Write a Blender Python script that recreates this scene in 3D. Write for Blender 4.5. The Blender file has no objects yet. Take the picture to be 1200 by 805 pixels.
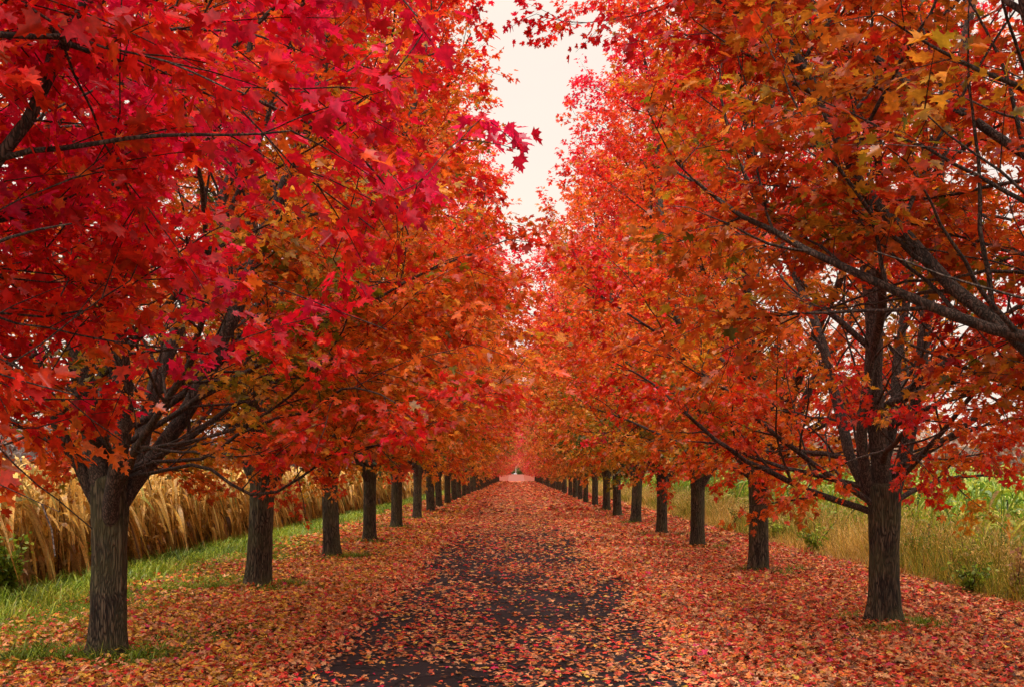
import bpy, math, random
import numpy as np
from mathutils import Vector, Matrix

rng = np.random.default_rng(11)
random.seed(11)
scene = bpy.context.scene
COL = scene.collection
PI = math.pi
H_CAM = 1.6

# ------------------------------------------------------------------ helpers
def link(name, data, parent=None, loc=(0, 0, 0)):
    o = bpy.data.objects.new(name, data)
    COL.objects.link(o)
    o.location = loc
    if parent is not None:
        o.parent = parent
    return o

def tag(o, label=None, cat=None, group=None, kind=None):
    if label: o['label'] = label
    if cat: o['category'] = cat
    if group: o['group'] = group
    if kind: o['kind'] = kind
    return o

def make_mesh(name, verts, faces_flat, counts, attrs=None, smooth=False, mat=None):
    """verts (n,3); faces_flat loop indices; counts per polygon; attrs {name: per face floats}"""
    me = bpy.data.meshes.new(name)
    verts = np.ascontiguousarray(verts, dtype=np.float32)
    faces_flat = np.ascontiguousarray(faces_flat, dtype=np.int32)
    counts = np.ascontiguousarray(counts, dtype=np.int32)
    me.vertices.add(len(verts)); me.vertices.foreach_set('co', verts.ravel())
    me.loops.add(len(faces_flat)); me.loops.foreach_set('vertex_index', faces_flat)
    me.polygons.add(len(counts))
    starts = np.zeros(len(counts), dtype=np.int32)
    starts[1:] = np.cumsum(counts)[:-1]
    me.polygons.foreach_set('loop_start', starts)
    if smooth:
        me.polygons.foreach_set('use_smooth', np.ones(len(counts), dtype=bool))
    for k, v in (attrs or {}).items():
        a = me.attributes.new(k, 'FLOAT', 'FACE')
        a.data.foreach_set('value', np.ascontiguousarray(v, dtype=np.float32))
    me.update(calc_edges=True)
    if mat: me.materials.append(mat)
    return me

def norm(v):
    return v / np.maximum(np.linalg.norm(v, axis=-1, keepdims=True), 1e-9)

class Tubes:
    def __init__(s): s.v = []; s.f = []; s.n = 0
    def add(s, pts, rad, sides):
        pts = np.asarray(pts, float); m = len(pts)
        rad = np.asarray(rad, float)
        t = np.gradient(pts, axis=0); t = norm(t)
        ref = np.array([0, 0, 1.0]) if abs(t[0][2]) < 0.8 else np.array([1.0, 0, 0])
        a = norm(np.cross(t, ref)); b = np.cross(t, a)
        ang = np.arange(sides) * 2 * PI / sides
        ring = (np.cos(ang)[None, :, None] * a[:, None, :] + np.sin(ang)[None, :, None] * b[:, None, :])
        v = pts[:, None, :] + ring * rad[:, None, None]
        v = v.reshape(-1, 3)
        i = np.arange(m - 1)[:, None] * sides; j = np.arange(sides)[None, :]; j2 = (j + 1) % sides
        q = np.stack([i + j, i + j2, i + sides + j2, i + sides + j], -1).reshape(-1, 4) + s.n
        s.v.append(v); s.f.append(q); s.n += len(v)
    def mesh(s, name, mat):
        v = np.concatenate(s.v); f = np.concatenate(s.f)
        return make_mesh(name, v, f.ravel(), np.full(len(f), 4), smooth=True, mat=mat)

# ------------------------------------------------------------------ materials
def new_mat(name):
    m = bpy.data.materials.new(name); m.use_nodes = True
    nt = m.node_tree; nt.nodes.clear()
    out = nt.nodes.new('ShaderNodeOutputMaterial')
    return m, nt, out

def N(nt, typ, **kw):
    n = nt.nodes.new(typ)
    for k, v in kw.items():
        if k.startswith('i_'): n.inputs[k[2:].replace('_', ' ')].default_value = v
        else: setattr(n, k, v)
    return n

def ramp(nt, stops, interp='LINEAR'):
    r = nt.nodes.new('ShaderNodeValToRGB'); cr = r.color_ramp; cr.interpolation = interp
    while len(cr.elements) < len(stops): cr.elements.new(0.5)
    for e, (p, c) in zip(cr.elements, stops):
        e.position = p; e.color = (*c, 1)
    return r

def math_n(nt, op, a, b=None, clamp=False):
    n = nt.nodes.new('ShaderNodeMath'); n.operation = op; n.use_clamp = clamp
    for i, x in enumerate((a, b)):
        if x is None: continue
        if isinstance(x, (int, float)): n.inputs[i].default_value = x
        else: nt.links.new(x, n.inputs[i])
    return n.outputs[0]

LEAF_STOPS = [(0.00, (0.09, 0.17, 0.012)), (0.10, (0.34, 0.28, 0.015)), (0.20, (0.84, 0.42, 0.03)),
              (0.36, (0.88, 0.27, 0.025)), (0.54, (0.88, 0.12, 0.018)), (0.72, (0.84, 0.030, 0.016)),
              (0.86, (0.80, 0.010, 0.030)), (1.00, (0.86, 0.018, 0.10))]

def blade_mat(name, stops, trans=0.4, use_obj=False, gloss=0.06, rough=0.45):
    m, nt, out = new_mat(name)
    L = nt.links.new
    tone = N(nt, 'ShaderNodeAttribute', attribute_name='tone').outputs['Fac']
    rnd = N(nt, 'ShaderNodeAttribute', attribute_name='rnd').outputs['Fac']
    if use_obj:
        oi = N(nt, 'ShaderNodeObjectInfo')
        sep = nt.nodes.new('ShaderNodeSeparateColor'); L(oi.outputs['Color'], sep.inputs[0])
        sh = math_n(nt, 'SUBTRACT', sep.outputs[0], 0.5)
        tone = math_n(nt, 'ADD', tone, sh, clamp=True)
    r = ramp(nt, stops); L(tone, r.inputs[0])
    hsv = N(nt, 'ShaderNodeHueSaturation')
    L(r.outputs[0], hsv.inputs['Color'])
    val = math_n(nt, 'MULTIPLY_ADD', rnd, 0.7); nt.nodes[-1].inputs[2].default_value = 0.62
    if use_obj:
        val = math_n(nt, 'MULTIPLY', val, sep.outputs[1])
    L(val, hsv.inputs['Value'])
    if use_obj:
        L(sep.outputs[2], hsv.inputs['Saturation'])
    col = hsv.outputs[0]
    # faint veins / mottling inside the blade
    tc = N(nt, 'ShaderNodeTexCoord')
    no = N(nt, 'ShaderNodeTexNoise', i_Scale=38.0, i_Detail=2.0); L(tc.outputs['Object'], no.inputs['Vector'])
    mr = N(nt, 'ShaderNodeMapRange', i_From_Min=0.3, i_From_Max=0.7, i_To_Min=0.62, i_To_Max=1.2); L(no.outputs[0], mr.inputs[0])
    mul = N(nt, 'ShaderNodeMix', data_type='RGBA', blend_type='MULTIPLY'); mul.inputs[0].default_value = 1
    L(col, mul.inputs[6]); L(mr.outputs[0], mul.inputs[7]); col = mul.outputs[2]
    d = N(nt, 'ShaderNodeBsdfDiffuse'); L(col, d.inputs[0])
    t = N(nt, 'ShaderNodeBsdfTranslucent'); L(col, t.inputs[0])
    mx = nt.nodes.new('ShaderNodeMixShader'); mx.inputs[0].default_value = trans
    L(d.outputs[0], mx.inputs[1]); L(t.outputs[0], mx.inputs[2])
    g = N(nt, 'ShaderNodeBsdfGlossy', i_Roughness=rough); g.inputs[0].default_value = (0.9, 0.9, 1, 1)
    mx2 = nt.nodes.new('ShaderNodeMixShader'); mx2.inputs[0].default_value = gloss
    L(mx.outputs[0], mx2.inputs[1]); L(g.outputs[0], mx2.inputs[2])
    L(mx2.outputs[0], out.inputs[0])
    return m

MAT_LEAF = blade_mat('maple_foliage', LEAF_STOPS, 0.50, True, 0.03, 0.4)
MAT_LITTER = blade_mat('fallen_leaf_litter', [
    (0.00, (0.10, 0.05, 0.03)), (0.10, (0.30, 0.13, 0.08)), (0.24, (0.72, 0.31, 0.15)), (0.38, (0.84, 0.46, 0.22)),
    (0.52, (0.84, 0.26, 0.05)), (0.66, (0.84, 0.11, 0.06)), (0.80, (0.74, 0.03, 0.035)), (0.90, (0.66, 0.04, 0.14)),
    (0.95, (0.78, 0.45, 0.06)), (1.00, (0.80, 0.55, 0.10))], 0.12, False, 0.02, 0.4)
MAT_CORN = blade_mat('dry_corn', [(0, (0.16, 0.08, 0.035)), (0.3, (0.50, 0.25, 0.05)), (0.6, (0.76, 0.44, 0.09)),
                                  (0.85, (0.80, 0.54, 0.20)), (1, (0.35, 0.36, 0.08))], 0.3, False, 0.03)
MAT_REED = blade_mat('green_corn', [(0, (0.07, 0.13, 0.03)), (0.35, (0.22, 0.42, 0.03)), (0.6, (0.55, 0.60, 0.04)),
                                    (0.85, (0.68, 0.55, 0.13)), (1, (0.70, 0.45, 0.22))], 0.35, False, 0.05)
MAT_GRASS = blade_mat('green_grass', [(0, (0.06, 0.11, 0.015)), (0.4, (0.26, 0.40, 0.03)), (0.75, (0.55, 0.58, 0.05)),
                                      (1, (0.55, 0.45, 0.14))], 0.35, False, 0.03)
MAT_STRAW = blade_mat('dry_grass', [(0, (0.12, 0.09, 0.03)), (0.25, (0.34, 0.37, 0.03)), (0.5, (0.76, 0.44, 0.07)),
                                    (0.8, (0.74, 0.50, 0.18)), (1, (0.45, 0.22, 0.12))], 0.3, False, 0.02)
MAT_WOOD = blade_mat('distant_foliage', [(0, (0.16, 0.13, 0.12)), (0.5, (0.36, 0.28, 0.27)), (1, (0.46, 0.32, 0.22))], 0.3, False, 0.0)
MAT_SHRUB = blade_mat('far_shrub_foliage', [(0, (0.10, 0.14, 0.05)), (0.5, (0.24, 0.30, 0.12)), (1, (0.42, 0.40, 0.15))], 0.3, False, 0.0)

def bark_mat(name, c_dark, c_mid, c_light, zs, moss=0.0, dist=0.5):
    m, nt, out = new_mat(name); L = nt.links.new
    tc = N(nt, 'ShaderNodeTexCoord')
    mp = N(nt, 'ShaderNodeMapping'); mp.inputs['Scale'].default_value = (1, 1, zs); L(tc.outputs['Object'], mp.inputs[0])
    n1 = N(nt, 'ShaderNodeTexNoise', i_Scale=26.0, i_Detail=8.0, i_Roughness=0.65); L(mp.outputs[0], n1.inputs['Vector'])
    vo = N(nt, 'ShaderNodeTexVoronoi', feature='DISTANCE_TO_EDGE', i_Scale=44.0)
    wn = N(nt, 'ShaderNodeTexNoise', i_Scale=9.0, i_Detail=3.0); L(mp.outputs[0], wn.inputs['Vector'])
    va = N(nt, 'ShaderNodeVectorMath', operation='MULTIPLY_ADD'); L(wn.outputs['Color'], va.inputs[0])
    va.inputs[1].default_value = (0.22,) * 3; L(mp.outputs[0], va.inputs[2]); L(va.outputs[0], vo.inputs['Vector'])
    crack = N(nt, 'ShaderNodeMapRange', i_From_Min=0.0, i_From_Max=0.22); L(vo.outputs[0], crack.inputs[0])
    hgt = math_n(nt, 'MULTIPLY', math_n(nt, 'MULTIPLY_ADD', crack.outputs[0], 0.65), n1.outputs[0]); nt.nodes[-2].inputs[2].default_value = 0.35
    r = ramp(nt, [(0.12, c_dark), (0.33, c_mid), (0.56, c_light), (1, c_light)]); L(hgt, r.inputs[0])
    col = r.outputs[0]
    n2 = N(nt, 'ShaderNodeTexNoise', i_Scale=3.0, i_Detail=4.0); L(tc.outputs['Object'], n2.inputs['Vector'])
    mr = N(nt, 'ShaderNodeMapRange', i_From_Min=0.40, i_From_Max=0.66, i_To_Min=0, i_To_Max=moss); L(n2.outputs[0], mr.inputs[0])
    mx = N(nt, 'ShaderNodeMix', data_type='RGBA'); L(mr.outputs[0], mx.inputs[0]); L(col, mx.inputs[6])
    mx.inputs[7].default_value = (0.11, 0.105, 0.04, 1); 
    mul = N(nt, 'ShaderNodeMix', data_type='RGBA', blend_type='MULTIPLY'); mul.inputs[0].default_value = 0.8
    L(mx.outputs[2], mul.inputs[6])
    r2 = ramp(nt, [(0.0, (0.35,) * 3), (0.5, (1,) * 3)]); L(hgt, r2.inputs[0]); L(r2.outputs[0], mul.inputs[7])
    p = N(nt, 'ShaderNodeBsdfPrincipled', i_Roughness=0.88); L(mul.outputs[2], p.inputs['Base Color'])
    b = N(nt, 'ShaderNodeBump', i_Strength=1.0, i_Distance=dist); L(hgt, b.inputs['Height']); L(b.outputs[0], p.inputs['Normal'])
    L(p.outputs[0], out.inputs[0])
    return m
MAT_BARK = bark_mat('maple_bark', (0.008, 0.006, 0.004), (0.050, 0.034, 0.022), (0.19, 0.145, 0.095), 0.13, 0.9, 0.045)
MAT_LIMB = bark_mat('maple_limb_bark', (0.012, 0.008, 0.007), (0.05, 0.032, 0.026), (0.13, 0.085, 0.068), 0.4, 0.1, 0.012)

# ------------------------------------------------------------------ leaf geometry
def leaf_shape(detail):
    """half outline of a maple leaf from base to tip (x>=0), unit length"""
    if detail == 2:
        h = [(0, 0), (0.10, -0.03), (0.34, -0.10), (0.27, 0.07), (0.56, 0.22), (0.40, 0.27), (0.50, 0.50), (0.30, 0.44),
             (0.13, 0.50), (0.24, 0.78), (0.10, 0.76), (0, 1.0)]
    elif detail == 1:
        h = [(0, 0), (0.33, -0.09), (0.26, 0.1), (0.54, 0.42), (0.13, 0.46), (0.2, 0.74), (0, 1.0)]
    else:
        h = [(0, 0), (0.36, 0.0), (0.48, 0.45), (0, 1.0)]
    return np.array(h, float)

def leaves_mesh(name, pos, dirv, nrm, size, tone, rnd, detail, mat, curl=0.25, fold=0.35):
    """pos: base of blade; two polygons (left and right half) for each leaf"""
    h = leaf_shape(detail); k = len(h)
    pos = np.asarray(pos); n = len(pos)
    d = norm(dirv); nr = nrm - (nrm * d).sum(-1, keepdims=True) * d; nr = norm(nr); s = np.cross(d, nr)
    c = rng.normal(curl, 0.22, n)[:, None]; f = np.abs(rng.normal(fold, 0.2, n))[:, None]
    wid = rng.uniform(0.85, 1.12, n)[:, None]
    inner = h[1:-1]
    # vertex order: base, tip, right(k-2), left(k-2)
    X = np.concatenate([[0, 0], inner[:, 0], -inner[:, 0]]); Y = np.concatenate([[0, 1], inner[:, 1], inner[:, 1]])
    Z = -c * (Y[None] ** 2) * 0.6 + f * np.abs(X)[None] - 0.5 * np.abs(X[None]) ** 2 * rng.uniform(0, 1.6, (n, 1))
    v = pos[:, None, :] + size[:, None, None] * (X[None, :, None] * wid[:, :, None] * s[:, None, :] + Y[None, :, None] * d[:, None, :] + Z[:, :, None] * nr[:, None, :])
    m = 2 + 2 * (k - 2)
    right = [0] + list(range(2, 2 + k - 2)) + [1]
    left = [1] + list(range(m - 1, k - 1, -1)) + [0]
    tmpl = np.array(right + left)
    faces = (np.arange(n)[:, None] * m + tmpl[None]).ravel()
    cnt = np.full(2 * n, k)
    return make_mesh(name, v.reshape(-1, 3), faces, cnt, {'tone': np.repeat(tone, 2), 'rnd': np.repeat(rnd, 2)}, False, mat)

def blades_arrays(base, az, length, a, b, c, width, nseg=4, twist=0.0, tipw=0.15):
    """curved strips; horizontal = L*a*s, vertical = L*(b*s - c*s^2)"""
    n = len(base); s = np.linspace(0, 1, nseg + 1)
    dirh = np.stack([np.cos(az), np.sin(az), np.zeros(n)], -1)
    L = length[:, None]
    hor = L * a[:, None] * s[None]; ver = L * (b[:, None] * s[None] - c[:, None] * s[None] ** 2)
    P = base[:, None, :] + hor[..., None] * dirh[:, None, :]; P[..., 2] += ver
    tw = az[:, None] + PI / 2 + twist * rng.normal(0, 1, (n, 1)) * s[None] + rng.normal(0, 0.5, (n, 1))
    side = np.stack([np.cos(tw), np.sin(tw), 0.35 * np.sin(tw * 2.3) * twist], -1)
    wp = np.minimum(1.0, 4 * s + 0.5) * (1 - s ** 2.2 * (1 - tipw))
    w = width[:, None] * wp[None] * 0.5
    A = P + side * w[..., None]; B = P - side * w[..., None]
    v = np.stack([A, B], 2).reshape(n, -1, 3)
    m = 2 * (nseg + 1)
    q = np.array([[2 * i, 2 * i + 1, 2 * i + 3, 2 * i + 2] for i in range(nseg)])
    f = (np.arange(n)[:, None, None] * m + q[None]).reshape(-1, 4)
    return v.reshape(-1, 3), f, np.repeat(np.arange(n), nseg)

class Strips:
    def __init__(s): s.v = []; s.f = []; s.t = []; s.r = []; s.n = 0
    def add(s, base, az, length, a, b, c, width, tone, nseg=4, twist=0.0, tipw=0.15):
        v, f, idx = blades_arrays(base, az, length, a, b, c, width, nseg, twist, tipw)
        s.v.append(v); s.f.append(f + s.n); s.t.append(np.clip(tone, 0, 1)[idx]); s.r.append(rng.random(len(base))[idx]); s.n += len(v)
    def mesh(s, name, mat):
        f = np.concatenate(s.f)
        return make_mesh(name, np.concatenate(s.v), f.ravel(), np.full(len(f), 4), {'tone': np.concatenate(s.t), 'rnd': np.concatenate(s.r)}, False, mat)

# ------------------------------------------------------------------ smooth 2-D noise for numpy
_tab = np.random.default_rng(5).random((256, 256))
def vnoise(x, y):
    xi = np.floor(x).astype(int); yi = np.floor(y).astype(int); fx = x - xi; fy = y - yi
    fx = fx * fx * (3 - 2 * fx); fy = fy * fy * (3 - 2 * fy)
    g = lambda i, j: _tab[i % 256, j % 256]
    return (g(xi, yi) * (1 - fx) + g(xi + 1, yi) * fx) * (1 - fy) + (g(xi, yi + 1) * (1 - fx) + g(xi + 1, yi + 1) * fx) * fy
def fbm(x, y): return (vnoise(x, y) + 0.5 * vnoise(x * 2.1 + 7, y * 2.1 + 3) + 0.25 * vnoise(x * 4.3 + 1, y * 4.3 + 9)) / 1.75
def sstep(a, b, x):
    t = np.clip((x - a) / (b - a), 0, 1); return t * t * (3 - 2 * t)

def ground_h(y):
    return 1.5 * np.clip((np.asarray(y, float) - 208) / 48.0, 0, 1)

# ------------------------------------------------------------------ tree generator
def env_r(h, top, rmax, low=1.35):
    t = np.clip((h - low) / (top - low), 0.0, 1.0)
    return rmax / 0.588 * (t ** 0.35) * ((1 - t) ** 0.42)

def grow_line(r, p, d, length, step, up, wob, top, rmax, lim):
    pts = [p.copy()]; L = 0
    while L < length:
        d = d + np.array([0, 0, up]) * step + r.normal(0, wob, 3) * step
        d = d / np.linalg.norm(d)
        p = p + d * step; L += step
        pts.append(p.copy())
        if p[2] > 1.5 and math.hypot(p[0], p[1]) > env_r(p[2], top, rmax) * lim: break
        if p[2] > top: break
        if p[2] < 1.12 and L > 0.5: break
    return np.array(pts)

def build_tree(name, seed, top=11.8, rmax=3.6, r_trunk=0.17, fork=1.35, coleaders=None, lats=None, detail=2,
               leaf_n=1.3, leaf_size=0.075, twig_step=0.15, keep=None, extra=None, cam_at=None, cam_r=3.0):
    """returns dict(trunk=mesh, limbs=[mesh], crown=mesh)"""
    r = np.random.default_rng(seed)
    # --- trunk: a displaced, flared tube
    S = 56 if detail == 2 else 14; R = 60 if detail == 2 else 12
    zt = np.concatenate([np.linspace(-0.12, 0.35, R // 2, endpoint=False), np.linspace(0.35, fork + 0.35, R - R // 2)])
    lean = r.normal(0, 0.02, 2)
    lobes = [(r.uniform(0, 2 * PI), r.uniform(0.5, 1.1)) for _ in range(5)]
    ang = np.arange(S) * 2 * PI / S
    V = []
    for z in zt:
        k = max(z, 0)
        flare = 0.34 * math.exp(-k / 0.14)
        rr = r_trunk * (1.06 - 0.08 * k / fork + 0.16 * sstep(fork - 0.35, fork + 0.25, np.array(z)) )
        prof = np.ones(S)
        for (la, lw) in lobes: prof += flare * lw * np.exp(-(np.angle(np.exp(1j * (ang - la))) / 0.45) ** 2) + 0.02 * lw * np.cos(3 * (ang - la))
        prof += flare * 0.45
        if detail == 2:
            prof += 0.05 * (fbm(ang * 9 / 2.0 + seed, np.full(S, z * 1.6)) - 0.5) + 0.085 * (vnoise(ang * 26 / 2 + 0.4 * np.sin(z * 9), np.full(S, z * 5.0)) - 0.5)
        cx, cy = lean[0] * k * 1.2, lean[1] * k * 1.2
        V.append(np.stack([cx + np.cos(ang) * rr * prof, cy + np.sin(ang) * rr * prof, np.full(S, z)], -1))
    V = np.array(V); V[:, -1] = V[:, -1]
    i = np.arange(len(zt) - 1)[:, None] * S; j = np.arange(S)[None]; j2 = (j + 1) % S
    Q = np.stack([i + j, i + j2, i + S + j2, i + S + j], -1).reshape(-1, 4)
    vv = V.reshape(-1, 3)
    nb = len(vv); vv = np.concatenate([vv, [[lean[0] * fork * 1.2, lean[1] * fork * 1.2, fork + 0.45]]])
    capf = [[(len(zt) - 1) * S + a, (len(zt) - 1) * S + (a + 1) % S, nb] for a in range(S)]
    flat = np.concatenate([Q.ravel(), np.array(capf).ravel()]); cnt = np.concatenate([np.full(len(Q), 4), np.full(S, 3)])
    trunk = make_mesh(name + '_trunk', vv, flat, cnt, smooth=True, mat=MAT_BARK)

    LP, LD, LT = [], [], []     # leaf pos, outward dir, tone offset
    limbs = []
    base = np.array([lean[0] * fork * 1.2, lean[1] * fork * 1.2, fork])
    specs = []
    # central leader
    specs.append(dict(p=base + [0, 0, 0.0], d=np.array([r.normal(0, .05), r.normal(0, .05), 1.0]), L=top - fork - 0.3, r0=r_trunk * 0.62, r1=0.014, up=0.25, sec0=0.9))
    if coleaders is None:
        n = r.integers(3, 5); a0 = r.uniform(0, 2 * PI)
        coleaders = [(a0 + q * 2 * PI / n + r.normal(0, .25), r.uniform(0.42, 0.62), r.uniform(0.45, 0.6)) for q in range(n)]
    for (az, tilt, rf) in coleaders:
        off = np.array([math.cos(az), math.sin(az), 0]) * r_trunk * 0.45
        specs.append(dict(p=base + off + [0, 0, r.uniform(-0.12, 0.12)], d=np.array([math.cos(az) * math.sin(tilt), math.sin(az) * math.sin(tilt), math.cos(tilt)]),
                          L=9.5, r0=r_trunk * rf, r1=0.010, up=0.16, sec0=0.6))
    if lats is None:
        n = 10; a0 = r.uniform(0, 2 * PI)
        lats = [(a0 + q * 2.4 + r.normal(0, .2), r.uniform(1.0, 1.3), r.uniform(0.0, 0.9)) for q in range(n)]
    for (az, tilt, dz) in lats:
        off = np.array([math.cos(az), math.sin(az), 0]) * r_trunk * 0.3
        specs.append(dict(p=base + off + [0, 0, dz], d=np.array([math.cos(az) * math.sin(tilt), math.sin(az) * math.sin(tilt), math.cos(tilt)]),
                          L=4.4, r0=r_trunk * r.uniform(0.16, 0.25), r1=0.006, up=0.03, sec0=0.5))
    for (az, tilt, dz, Lx, rx) in (extra or []):
        specs.append(dict(p=base + [0, 0, dz], d=np.array([math.cos(az) * math.sin(tilt), math.sin(az) * math.sin(tilt), math.cos(tilt)]),
                          L=Lx, r0=rx * 0.45, r1=0.003, up=-0.05 if tilt > 1.43 else 0.0, sec0=0.6, lim=1.4, wob=0.85))
    # laterals up the leader
    n_up = 15
    lead = None
    k = 0
    while k < len(specs):
        sp = specs[k]; k += 1
        pts = grow_line(r, sp['p'].astype(float), sp['d'] / np.linalg.norm(sp['d']), sp['L'], 0.22, sp['up'], sp.get('wob', 0.42 if sp['r0'] < 0.06 else 0.24), top, rmax, sp.get('lim', 0.97))
        if cam_at is not None:
            bad = np.where(((pts - cam_at) ** 2).sum(-1) < cam_r ** 2)[0]
            if len(bad): pts = pts[:bad[0]]
            low = np.where((pts[:, 2] < 1.25) & (np.arange(len(pts)) > 3))[0]
            if len(low): pts = pts[:low[0]]
        pts_t = pts
        if keep is not None and 'lim' in sp and cam_at is not None:
            m_ = len(pts)
            while m_ > 5 and not keep(pts[m_ - 1:m_])[0]: m_ -= 1
            pts_t = pts[:m_]
        if len(pts) < 4: continue
        if lead is None:
            lead = pts
            for q in range(n_up):
                h = 2.3 + (top - 3.2) * (q / n_up) ** 1.0
                ii = int(np.argmin(np.abs(pts[:, 2] - h))); az = q * 2.4 + r.normal(0, .3); tilt = r.uniform(0.75, 1.1)
                specs.append(dict(p=pts[ii], d=np.array([math.cos(az) * math.sin(tilt), math.sin(az) * math.sin(tilt), math.cos(tilt)]),
                                  L=4.0, r0=0.030 * (1.25 - h / top), r1=0.005, up=0.1, sec0=0.45))
        T = Tubes()
        m = len(pts); tt = np.linspace(0, 1, m)
        rad = sp['r0'] * (1 - tt) ** 0.8 + sp['r1']
        rad[0] *= 1.12
        T.add(pts_t, rad[:len(pts_t)] * np.linspace(1, 0.25 if len(pts_t) < len(pts) else 1, len(pts_t)), (14 if detail == 2 else 7) if sp['r0'] > 0.05 else (8 if detail == 2 else 5))
        # secondaries
        arc = 0.22 * np.arange(m)
        s_at = sp['sec0']; side = r.uniform(0, 2 * PI)
        total = arc[-1]
        while s_at < total + 0.05:
            ii = min(int(s_at / 0.22), m - 2); p = pts[ii] + (pts[ii + 1] - pts[ii]) * (s_at / 0.22 - ii) if ii < m - 1 else pts[-1]
            t = norm(pts[min(ii + 1, m - 1)] - pts[ii])
            u = norm(np.cross(t, [0.1, 0.2, 1.0])); w = np.cross(t, u)
            side += 2.4 + r.normal(0, .3)
            perp = math.cos(side) * u + math.sin(side) * w
            ang_ = r.uniform(0.65, 1.05)
            d = t * math.cos(ang_) + perp * math.sin(ang_)
            d[2] += 0.08
            frac = s_at / max(total, .1)
            Ls = r.uniform(0.7, 1.8) * (1.15 - 0.45 * frac) 
            sp2 = grow_line(r, p, norm(d), Ls * (0.75 if 'lim' in sp else 1), 0.13, 0.12, 0.7, top, rmax, max(1.04, sp.get('lim', 0) + 0.15))
            lo = np.where(sp2[:, 2] < 1.22)[0]
            if len(lo): sp2 = sp2[:lo[0]]
            if len(sp2) > 2 and (s_at / 0.22 <= len(pts_t) - 1 or r.random() < 0) and (keep is None or keep(sp2[[len(sp2) // 2, -1]]).any()):
                r0 = min(rad[ii] * 0.5, 0.016)
                T.add(sp2, np.linspace(r0, 0.0028, len(sp2)), 5 if detail == 2 else 3)
                ctone = r.normal(0, 0.16)
                # tertiaries
                for jj in range(1, len(sp2)):
                    if r.random() > (0.13 / twig_step) : continue
                    p2 = sp2[jj]; t2 = norm(sp2[jj] - sp2[jj - 1])
                    h = p2[2]; rf = math.hypot(p2[0], p2[1]) / max(env_r(h, top, rmax), 0.3)
                    if rf < 0.50 and h < top - 2.5 and r.random() < 0.90: continue
                    pa = r.uniform(0, 2 * PI); u2 = norm(np.cross(t2, [0.2, 0.1, 1.0])); w2 = np.cross(t2, u2)
                    dd = t2 * 0.7 + (math.cos(pa) * u2 + 0.6 * math.sin(pa) * w2) * 0.8
                    Lt = r.uniform(0.22, 0.6)
                    ns = 4; tw = p2 + norm(dd) * (np.linspace(0, 1, ns)[:, None] * Lt); tw[:, 2] -= 0.12 * Lt * np.linspace(0, 1, ns) ** 2
                    if keep is not None and not keep(tw[-1:])[0]: continue
                    T.add(tw, np.linspace(0.0035, 0.0015, ns), 3)
                    nl = max(2, int(Lt * 46 * leaf_n))
                    q = r.random(nl) ** 0.8
                    LP.append(p2 + norm(dd) * (q[:, None] * Lt) + r.normal(0, 0.035, (nl, 3)))
                    LD.append(np.tile(norm(dd), (nl, 1)) * 0.6 + r.normal(0, 0.7, (nl, 3)))
                    LT.append(np.full(nl, ctone) + r.normal(0, 0.07, nl))
            s_at += r.uniform(0.17, 0.32)
        limbs.append(T)
    P = np.concatenate(LP); D = np.concatenate(LD); TT = np.concatenate(LT)
    if keep is not None:
        ok = keep(P); P, D, TT = P[ok], D[ok], TT[ok]
    n = len(P)
    D = norm(D); D[:, 2] = D[:, 2] * 0.5 - 0.35
    Nn = np.stack([r.normal(0, 0.62, n), r.normal(0, 0.62, n), np.full(n, 0.8)], -1)
    P = P + norm(D) * 0.05
    hh = (P[:, 2] - 1.5) / (top - 1.5)
    rf = np.clip(np.hypot(P[:, 0], P[:, 1]) / env_r(np.maximum(P[:, 2], 2.0), top, rmax), 0, 1.15)
    tone = 0.31 + 0.50 * np.clip(hh, 0, 1) + 0.20 * (rf - 0.7) + TT * 0.9
    tone = tone + 0.42 * (fbm(P[:, 0] * 0.9 + seed, P[:, 2] * 1.1 + P[:, 1] * 0.8 + seed) - 0.47)
    green = r.random(n) < 0.025; tone[green] -= 0.4
    size = leaf_size * r.uniform(0.6, 1.2, n)
    crown = leaves_mesh(name + '_crown', P, D, Nn, size, np.clip(tone, 0.02, 0.98), r.random(n), detail, MAT_LEAF)
    lm = [T.mesh(name + '_limb', MAT_LIMB) for T in limbs]
    print(name, 'leaves', n, 'limbs', len(lm))
    return dict(trunk=trunk, limbs=lm, crown=crown)

def place_tree(tm, loc, rz, sc, label, color, group='red maples lining the path', name='maple_tree'):
    root = link(name, None, None, loc)
    g_ = random.Random(hash((round(loc[0], 2), round(loc[1], 2)))); girth = g_.uniform(0.93, 1.08)
    root.rotation_euler = (g_.uniform(-.025, .025), g_.uniform(-.03, .03), rz); root.scale = (sc * girth, sc * girth, sc); root.empty_display_size = 0.5
    tag(root, label, 'tree', group)
    link('trunk', tm['trunk'], root)
    for m in tm['limbs']: link('limb', m, root)
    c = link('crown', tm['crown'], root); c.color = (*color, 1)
    return root

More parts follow.
